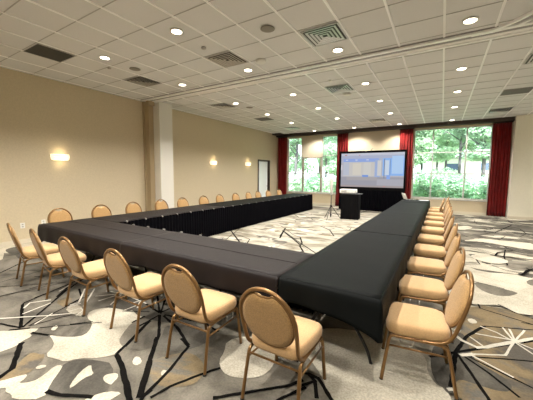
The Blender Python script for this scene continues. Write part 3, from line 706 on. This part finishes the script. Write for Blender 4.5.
t = empty('tripod_stand', (-3.50, 10.40, 0), .2, label='black tripod stand with a slim pale upright column, left of the media cart', cat='stand')
MB().tube([(0, 0, .10), (0, 0, 1.0)], .016, 12).build('pole', 'blackmetal', t)
for k in range(3):
    an = 2*pi*k/3+.25
    l = MB().tube(arc([(.02*cos(an), .02*sin(an), .52), (.38*cos(an), .38*sin(an), .02)], 1), .010, 8).build('leg', 'blackmetal', t)
    MB().tube([(.02*cos(an), .02*sin(an), .2), (.2*cos(an), .2*sin(an), .27)], .007, 8).build('brace', 'blackmetal', t)
    MB().lathe([(.012, 0), (.015, .003), (.013, .022)], 10, (.385*cos(an), .385*sin(an), 0)).build('rubber_foot', 'rubber', l)
m = MB(); m.lathe([(.03, 0), (.032, .02), (.032, .06), (.028, .08)], 14, (0, 0, .47)); m.lathe([(.028, 0), (.03, .02), (.026, .06)], 14, (0, 0, .16)); m.build('collar', 'black', t)
MB().lathe([(.035, 0), (.05, .02), (.055, .3), (.05, .52), (.035, .6), (.02, .64)], 20, (0, 0, .93)).build('column_sleeve', 'column', t)

# projection screen
SX0, SX1, SY, SZ0, SZ1 = -4.27, -1.335, 13.8, .96, 2.795
s = empty('projection_screen', ((SX0+SX1)/2, SY, 0), 0, label='large framed projection screen with black surround and skirt showing a bright room view', cat='screen')
ox = (SX0+SX1)/2; hw = (SX1-SX0)/2
m = MB(); b = .08
m.box(-hw, -hw+b, -.02, .02, SZ0, SZ1); m.box(hw-b, hw, -.02, .02, SZ0, SZ1); m.box(-hw+b, hw-b, -.02, .02, SZ0, SZ0+.16); m.box(-hw+b, hw-b, -.02, .02, SZ1-.1, SZ1); m.build('screen_frame', 'black', s)
for sx in (-1, 1):
    l = MB().box(sx*(hw-.05)-.02, sx*(hw-.05)+.02, .02, .06, .03, SZ1-.05).build('leg', 'blackmetal', s)
    MB().box(sx*(hw-.05)-.02, sx*(hw-.05)+.02, -.35, .35, 0, .03).build('foot_bar', 'blackmetal', s)
m = MB(); n_ = 160; vs = []
for r in range(5):
    for i in range(n_+1):
        u = i/n_; vs.append((-hw+.02+u*(2*hw-.04), -.03+.018*(1+r*.25)*sin(u*2*pi*26), SZ0+.02-(SZ0)*r/4*.995))
m.add(vs, [(r*(n_+1)+i, (r+1)*(n_+1)+i, (r+1)*(n_+1)+i+1, r*(n_+1)+i+1) for r in range(4) for i in range(n_)], True)
o = m.build('screen_skirt', 'drape', s)
m = MB(); m.tube([(-.02, 0, SZ1), (-.02, 0, SZ1+.05), (.05, 0, SZ1+.09)], .012, 8); m.build('top_bracket', 'blackmetal', s)
# picture on the screen: rectangles in fractions of the surface (x0,x1,z0,z1), each its own small plane of the one image
IX0, IX1, IZ0, IZ1 = -hw+b, hw-b, SZ0+.16, SZ1-.1
img = [((.50, .50, .56), 0, 1, 0, 1), ((.36, .36, .42), 0, 1, 0, .30), ((.46, .50, .66), 0, 1, .72, .93), ((.30, .42, .80), .04, .62, .74, .84), ((.60, .62, .72), 0, 1, .93, 1),
       ((.62, .60, .58), .04, .56, .32, .74), ((.52, .56, .66), .04, .14, .34, .72), ((.70, .66, .58), .20, .34, .36, .70), ((.66, .65, .62), .38, .50, .34, .72), ((.36, .46, .72), .56, .64, .30, .80), ((.66, .66, .66), .60, .66, .34, .78),
       ((.28, .50, .92), .68, 1, .34, .84), ((.62, .72, .86), .71, .78, .36, .78), ((.20, .26, .42), .70, .715, .26, .82), ((.20, .30, .55), .79, .80, .22, .80), ((.46, .66, .95), .82, .985, .40, .90), ((.26, .42, .86), .745, .80, .22, .36),
       ((.20, .34, .75), .36, .46, .30, .36), ((.42, .36, .36), 0, 1, 0, .05), ((.60, .30, .28), .06, .10, .93, .96), ((.60, .30, .28), .70, .73, .02, .05), ((.60, .30, .28), .30, .32, .93, .95), ((.80, .84, .90), .08, .12, .79, .81), ((.80, .84, .90), .24, .28, .79, .81), ((.80, .84, .90), .42, .46, .79, .81),
       ((.42, .40, .42), .10, .60, .20, .30), ((.44, .44, .50), .60, 1, .06, .24), ((.75, .75, .8), .0, .02, .5, .65)]
m = MB(); ms = []
for k, (cc, x0, x1, z0, z1) in enumerate(img):
    ms.append(screenmat(cc)); m.mi = k; y = -.001-.00015*k
    X0, X1, Z0, Z1 = (IX0+(IX1-IX0)*x0, IX0+(IX1-IX0)*x1, IZ0+(IZ1-IZ0)*z0, IZ0+(IZ1-IZ0)*z1)
    m.quad((X0, y, Z0), (X1, y, Z0), (X1, y, Z1), (X0, y, Z1))
m.build('screen_surface', ms, s)

# ------------------------------------------------------------------ ceiling fittings
def lamp(kind, name, energy, col, parent, loc, **k):
    ld = bpy.data.lights.new(name, kind); ld.energy = energy; ld.color = col
    for a_, b_ in k.items(): setattr(ld, a_, b_)
    o = bpy.data.objects.new(name, ld); COL.objects.link(o); o.parent = parent; o.location = loc; return o
WARM = (1, .945, .865)
d0 = empty('recessed_downlight')
MB().lathe([(.085, -.012), (.105, -.010), (.108, .0), (.085, .004)], 28, (0, 0, 0)).build('trim_ring', 'plastic_w', d0)
MB().lathe([(.0, -.0145), (.05, -.0145), (.075, -.0135), (.084, -.0115)][::-1], 24).build('lamp_lens', 'lens', d0)
lamp('SPOT', 'downlight_bulb', 290, WARM, d0, (0, 0, -.03), spot_size=radians(134), spot_blend=.6, shadow_soft_size=.03)
first = True; rows = ['near the left wall', 'over the left tables', 'over the open centre', 'over the right tables', 'added unseen to brighten right aisle']
for yi, y in enumerate([-.6, 1.4, 3.39, 5.40, 7.66, 9.65, 11.75, 14.45]):
    for xi, x in enumerate([-5.88, -3.80, -1.77, .24, 4.30]):  # last column: unseen lamps added to brighten the right side
        if x > 0 and y < 5 and not (x < 1 and y < 2): continue  # two right-table lamps near the camera put back, unseen, to brighten the floor
        if first: o = d0; first = False
        else: o = copy_tree(d0)
        o.location = (x, y, H)
        yl = ['far behind the camera', 'just above the camera', 'in the nearest visible row', 'just before the ceiling track', 'first row past the ceiling track', 'second row past the ceiling track', 'third row past the ceiling track', 'in the last row by the windows'][yi]
        tag(o, 'round ceiling downlight %s, %s' % (rows[xi], yl), 'ceiling light', 'recessed ceiling downlights')
def vent(x, y, label):
    r = empty('air_diffuser', (x, y, H), label=label, cat='air vent', group='square ceiling air diffusers')
    MB().box(-.30, .30, -.30, .30, -.002, .004).build('backing', 'dark', r)
    m = MB(); e_ = .31
    m.box(-e_, e_, -e_, -e_+.02, -.012, 0); m.box(-e_, e_, e_-.02, e_, -.012, 0); m.box(-e_, -e_+.02, -e_, e_, -.012, 0); m.box(e_-.02, e_, -e_, e_, -.012, 0); m.build('outer_frame', 'steel', r)
    for k in range(4):
        a_ = .255-k*.06; b_ = a_-.034; m = MB(); z0, z1 = -.016, -.010
        P0 = [(-a_, -a_, z0), (a_, -a_, z0), (a_, a_, z0), (-a_, a_, z0)]; P1 = [(-b_, -b_, z1), (b_, -b_, z1), (b_, b_, z1), (-b_, b_, z1)]
        P2 = [(q[0]*(a_-.004)/a_, q[1]*(a_-.004)/a_, z0+.002) for q in P0]; P3 = [(q[0]*(b_-.004)/b_, q[1]*(b_-.004)/b_, z1) for q in P1]
        P2 = [(q[0], q[1], z0+.004) for q in P0]; P3 = [(q[0], q[1], z1+.004) for q in P1]; vs = P0+P1+P3+P2; fs = []
        for L0, L1 in ((0, 4), (4, 8), (8, 12), (12, 0)):
            for i in range(4): fs.append((L0+i, L1+i, L1+(i+1) % 4, L0+(i+1) % 4))
        m.add(vs, fs); m.build('louvre_ring', 'steel', r)
for x, y, l in [(-6.54, 4.73, 'square metal air diffuser in the ceiling above the left wall'), (-3.83, 4.72, 'square metal air diffuser left of the centre, before the track'), (-1.78, 4.75, 'large looking square air diffuser nearest the camera, before the track'),
                (-2.46, 7.78, 'square bright air diffuser just past the ceiling track'), (-6.50, 7.74, 'square air diffuser past the track near the left wall'), (-2.46, 13.05, 'square air diffuser far away above the projection screen'),
                (1.62, 7.72, 'square air diffuser at the right edge of the view'), (1.62, 13.1, 'square air diffuser far away by the right window curtain'), (-6.5, 13.1, 'square air diffuser far away in the left ceiling corner')]: vent(x, y, l)
def rpanel(x, y, mt, l):
    r = empty('return_grille', (x, y, H), label=l, cat='air vent', group='dark ceiling return panels')
    m = MB(); m.box(-.315, .315, -.31, .31, -.002, .006); m.build('perforated_panel', mt, r)
    m = MB(); e_ = .318
    m.box(-e_, e_, -e_, -e_+.01, -.006, 0); m.box(-e_, e_, e_-.01, e_, -.006, 0); m.box(-e_, -e_+.01, -e_, e_, -.006, 0); m.box(e_-.01, e_, -e_, e_, -.006, 0); m.build('panel_frame', 'joint', r)
rpanel(-6.62, 2.735, 'dark', 'black square return panel in the ceiling at the upper left')
rpanel(-6.53, 10.45, 'dkvent', 'dark grey square return panel past the track near the left wall')
rpanel(1.62, 10.45, 'dkvent', 'dark grey square return panel at the right side of the ceiling')
def disc(name, x, y, r_, h_, mt, l, cat, g):
    o = MB().lathe([(r_*.3, -h_), (r_*.85, -h_*.9), (r_, -h_*.4), (r_, 0)], 24).build(name, mt, None, (x, y, H)); tag(o, l, cat, g)
disc('ceiling_speaker', -5.94, 4.09, .115, .012, 'speaker', 'round grey ceiling speaker near the left wall', 'speaker', 'ceiling speakers')
disc('ceiling_speaker', -2.49, 4.08, .115, .012, 'speaker', 'round grey ceiling speaker above the middle of the near tables', 'speaker', 'ceiling speakers')
disc('ceiling_speaker', -5.84, 8.39, .115, .012, 'speaker', 'small looking round grey ceiling speaker past the track on the left', 'speaker', 'ceiling speakers')
disc('smoke_detector', -3.27, 5.10, .11, .05, 'plastic_w', 'white round smoke detector beside the diffuser left of the centre', 'smoke detector', 'smoke detectors')
disc('smoke_detector', -2.43, 8.35, .11, .05, 'plastic_w', 'white round smoke detector just past the track beside a diffuser', 'smoke detector', 'smoke detectors')
disc('smoke_detector', 1.75, 8.35, .11, .05, 'plastic_w', 'white round smoke detector past the track by the diffuser at the right edge', 'smoke detector', 'smoke detectors')
disc('sprinkler_head', -3.85, 4.06, .045, .03, 'plastic_g', 'small pale sprinkler head left of the near diffuser', 'sprinkler', 'sprinkler heads')
disc('sprinkler_head', -2.47, 7.01, .045, .03, 'plastic_w', 'small white sprinkler head just past the ceiling track', 'sprinkler', 'sprinkler heads')
disc('sprinkler_head', -6.35, 3.75, .04, .03, 'plastic_g', 'small sprinkler head near the left wall above the sconce', 'sprinkler', 'sprinkler heads')

# wall sconces
s0 = empty('wall_sconce')
m = MB()
def half(r, z, n_=16): return [(r*.55*sin(pi*i/n_)+.003, -r*cos(pi*i/n_), z) for i in range(n_+1)]
m.rings([half(.15, -.085), half(.19, -.07), half(.212, -.03), half(.215, .045), half(.205, .065)]); m.build('glass_shade', 'sconce', s0)
m = MB(); m.rings([half(.222, .028), half(.226, .03), half(.226, .04), half(.222, .042)]); m.rings([half(.214, -.028), half(.218, -.026), half(.218, -.02), half(.214, -.018)]); m.build('metal_band', 'silver', s0)
MB().box(.001, .006, -.12, .12, -.06, .055).build('wall_plate', 'plastic_w', s0)
lamp('POINT', 'sconce_bulb', 1.2, (1, .78, .45), s0, (.13, 0, .14), shadow_soft_size=.05)
lamp('POINT', 'sconce_bulb', 1.0, (1, .78, .45), s0, (.13, 0, -.14), shadow_soft_size=.05)
for k, (y, z, l) in enumerate([(3.58, 2.10, 'lit half round wall sconce on the near left wall before the white column'), (9.40, 2.17, 'lit wall sconce on the left wall, first one past the white column'), (11.98, 2.20, 'lit wall sconce on the left wall beside the far door')]):
    o = s0 if k == 0 else copy_tree(s0)
    o.location = (XL, y, z); tag(o, l, 'wall lamp', 'lit wall sconces')
# wall outlets
def outlet(y, z, l):
    r = empty('wall_outlet', (XL, y, z), label=l, cat='outlet', group='white wall outlets')
    MB().bbox(0, .008, -.045, .045, -.065, .065, .002).build('cover_plate', 'plastic_w', r)
    m = MB(); m.box(.008, .0095, -.018, .018, .012, .04); m.box(.008, .0095, -.018, .018, -.04, -.012); m.build('sockets', 'plastic_g', r)
outlet(2.71, .44, 'white wall outlet at the far left, left of the leftmost chairs'); outlet(3.13, .46, 'white wall outlet just behind the left table corner')

# ------------------------------------------------------------------ outside
m = MB(); m.quad((-60, YB+.26, -.12), (60, YB+.26, -.12), (60, 120, -.12), (-60, 120, -.12)); tag(m.build('lawn', 'grass'), kind='structure')
m = MB(); m.box(-30, 30, 22.6, 27.5, -.118, -.10); tag(m.build('driveway', 'path'), 'pale driveway running past the windows outside', 'driveway', kind='structure')
def foliage(cs, n_, size, seed):
    rn = random.Random(seed); m = MB(); vs = []; fs = []
    tot = sum(c[3]*c[4]*c[5] for c in cs)
    for (cx, cy, cz, rx, ry, rz) in cs:
        for _ in range(int(n_*rx*ry*rz/tot)):
            while True:
                a_ = Vector((rn.uniform(-1, 1), rn.uniform(-1, 1), rn.uniform(-1, 1)))
                if .35 < a_.length < 1: break
            p = Vector((cx+a_.x*rx, cy+a_.y*ry, max(cz+a_.z*rz, -.05)))
            u = Vector((rn.gauss(0, 1), rn.gauss(0, 1), rn.gauss(0, .6))).normalized(); w = u.cross(Vector((rn.gauss(0, 1), rn.gauss(0, 1), rn.gauss(0, 1)))).normalized()
            q = size*rn.uniform(.6, 1.3); k = len(vs); vs += [p-u*q, p+w*q*.45, p+u*q, p-w*q*.45]; fs.append((k, k+1, k+2, k+3))
    m.add(vs, fs); return m
def tree(x, y, h_, sp, seed, mt, label, low=2.2, lean=0):
    r = empty('tree', (x, y, -.12), label=label, cat='tree', group='trees outside the windows')
    rn = random.Random(seed)
    pts = arc([(0, 0, 0), (.05+lean*.3, 0, h_*.3), (lean, .05, h_*.6), (lean*1.1, 0, h_*.85)], 2)
    mb = MB().tube(pts, [(.15 if lean else .12)*(1-.6*i/(len(pts)-1)) for i in range(len(pts))], 10)
    for k in range(6):
        a_ = rn.uniform(0, 6.28); z = h_*rn.uniform(.35, .7)
        mb.tube([(lean*.7, 0, z), (lean*.7+sp*.3*cos(a_), sp*.3*sin(a_), z+.5), (lean*.7+sp*.6*cos(a_), sp*.6*sin(a_), z+.9)], [.045, .03, .015], 6)
    mb.build('trunk', 'bark', r)
    cs = []
    for k in range(14):
        a_ = rn.uniform(0, 6.28); q = rn.uniform(0, sp*.75)
        cs.append((q*cos(a_), q*sin(a_), rn.uniform(low, h_), rn.uniform(.6, 1.1)*sp*.38, rn.uniform(.6, 1.1)*sp*.38, rn.uniform(.5, .9)*sp*.3))
    foliage(cs, 11000, .10, seed).build('foliage', mt, r)
def bush(x, y, rx, ry, h_, seed, mt, label):
    h_ += .3
    r = empty('hedge_bush', (x, y, -.12), label=label, cat='bush', group='bushes outside the windows'); rn = random.Random(seed)
    mb = MB()
    for k in range(6):
        a_ = rn.uniform(0, 6.28); mb.tube([(0, 0, 0), (rx*.3*cos(a_), ry*.3*sin(a_), h_*.45), (rx*.6*cos(a_), ry*.6*sin(a_), h_*.8)], [.03, .02, .01], 6)
    mb.build('stems', 'bark', r)
    cs = [(rn.uniform(-.5, .5)*rx, rn.uniform(-.4, .4)*ry, h_*rn.uniform(.35, .65), rx*rn.uniform(.5, .7), ry*.6, h_*.42) for _ in range(6)]
    foliage(cs, 5000, .075, seed).build('foliage', mt, r)
k = 0
for x, y, h_, mt in [(-2.2, 18.6, 1.7, 'leaf3'), (-.7, 18.2, 1.75, 'leaf3'), (.7, 18.5, 1.65, 'leaf3'), (2.1, 18.2, 1.75, 'leaf3'), (3.4, 18.7, 1.8, 'leaf3'), (-.1, 21.0, 1.9, 'leaf2'), (3.1, 21.4, 1.8, 'leaf2'),
                     (-11.2, 19.0, 1.6, 'leaf3'), (-9.2, 19.3, 1.5, 'leaf2'), (-7.6, 18.8, 1.6, 'leaf3'), (-6.0, 18.7, 1.5, 'leaf2'), (-12.5, 21.5, 2.1, 'leaf2')]:
    k += 1
    bush(x, y, 1.0, .8, h_, 40+k, mt, 'green bush outside the %s window' % ('right' if x > -4 else 'left'))
for i_, (x, y, h_, sp, mt, low, lean) in enumerate([(-9.75, 20.0, 6.5, 2.2, 'leaf', 3.6, .25), (-12.5, 23.5, 7, 3.0, 'leaf2', 2.0, 0), (-9.0, 25, 7, 2.8, 'leaf', 2.2, 0), (-15.5, 27, 8, 3.2, 'leaf', 2.0, 0), (-7.0, 22.3, 6, 2.2, 'leaf2', 2.2, 0),
                                 (-1.2, 21.5, 6, 2.4, 'leaf', 2.9, 0), (-3.4, 26, 7.5, 3.0, 'leaf2', 2.6, 0), (1.0, 24.5, 7.5, 2.3, 'leaf2', 4.2, 0), (3.2, 21.0, 6.5, 2.0, 'leaf', 3.3, 0), (4.6, 25.5, 8, 3.0, 'leaf', 3.6, 0), (1.9, 19.6, 6.0, 2.0, 'leaf2', 2.9, 0), (0.2, 28.5, 8, 2.6, 'leaf', 3.4, 0), (2.9, 30.5, 9, 2.8, 'leaf', 4.0, 0), (-11.2, 29, 9, 3.4, 'leaf', 2.4, 0), (-.5, 33, 9, 3.5, 'leaf', 4.2, 0), (-19, 30, 9, 3.5, 'leaf2', 2, 0)]):
    side = 'right' if x > -4 else 'left'
    tree(x, y, h_, sp, 70+i_, mt, 'leafy green tree outside the %s window%s' % (side, ', slim grey trunk by the narrow pane' if i_ == 0 else ''), low, lean)
b = empty('white_building', (2.2, 34, -.12), label='white building with dark blue windows far outside the right window', cat='building')
MB().box(-3.2, 6, 0, 6, 0, 3.4).build('wall', 'bwhite', b); MB().box(-3.5, 6.3, -.4, 6.3, 3.4, 3.6).build('roof', 'broof', b)
for x0, x1 in ((-2.0, -.7), (.9, 1.9), (3.2, 4.6)):
    f = MB(); f.box(x0-.06, x1+.06, -.05, .0, 2.24, 3.02); w_ = f.build('window', 'bwhite', b); MB().box(x0, x1, -.07, -.051, 2.3, 2.96).build('window_glass', 'bglass', w_)

# ------------------------------------------------------------------ light from outside
W = bpy.data.worlds.new('world'); S.world = W; W.use_nodes = True; nt = W.node_tree
bg = nt.nodes['Background']; bg.inputs['Color'].default_value = (.88, .94, 1, 1); bg.inputs['Strength'].default_value = 8
sd = bpy.data.lights.new('sun', 'SUN'); sd.energy = 27; sd.color = (1, .96, .88); sd.angle = .01
so = bpy.data.objects.new('sun', sd); COL.objects.link(so); so.rotation_euler = (radians(38), 0, radians(25)); so.location = (0, 10, 20)
for nme, (x0, x1, z0, z1) in (('left', WL), ('right', WR)):
    ld = bpy.data.lights.new('daylight_portal_'+nme, 'AREA'); ld.shape = 'RECTANGLE'; ld.size = x1-x0; ld.size_y = z1-z0
    ld.cycles.is_portal = True
    o = bpy.data.objects.new('daylight_portal_'+nme, ld); COL.objects.link(o); o.location = ((x0+x1)/2, YB+.2, (z0+z1)/2); o.rotation_euler = (radians(-90), 0, 0)

S.view_settings.view_transform = 'Standard'; S.view_settings.look = 'None'; S.view_settings.gamma = 1; S.view_settings.use_curve_mapping = False
S.view_settings.exposure = -0.2
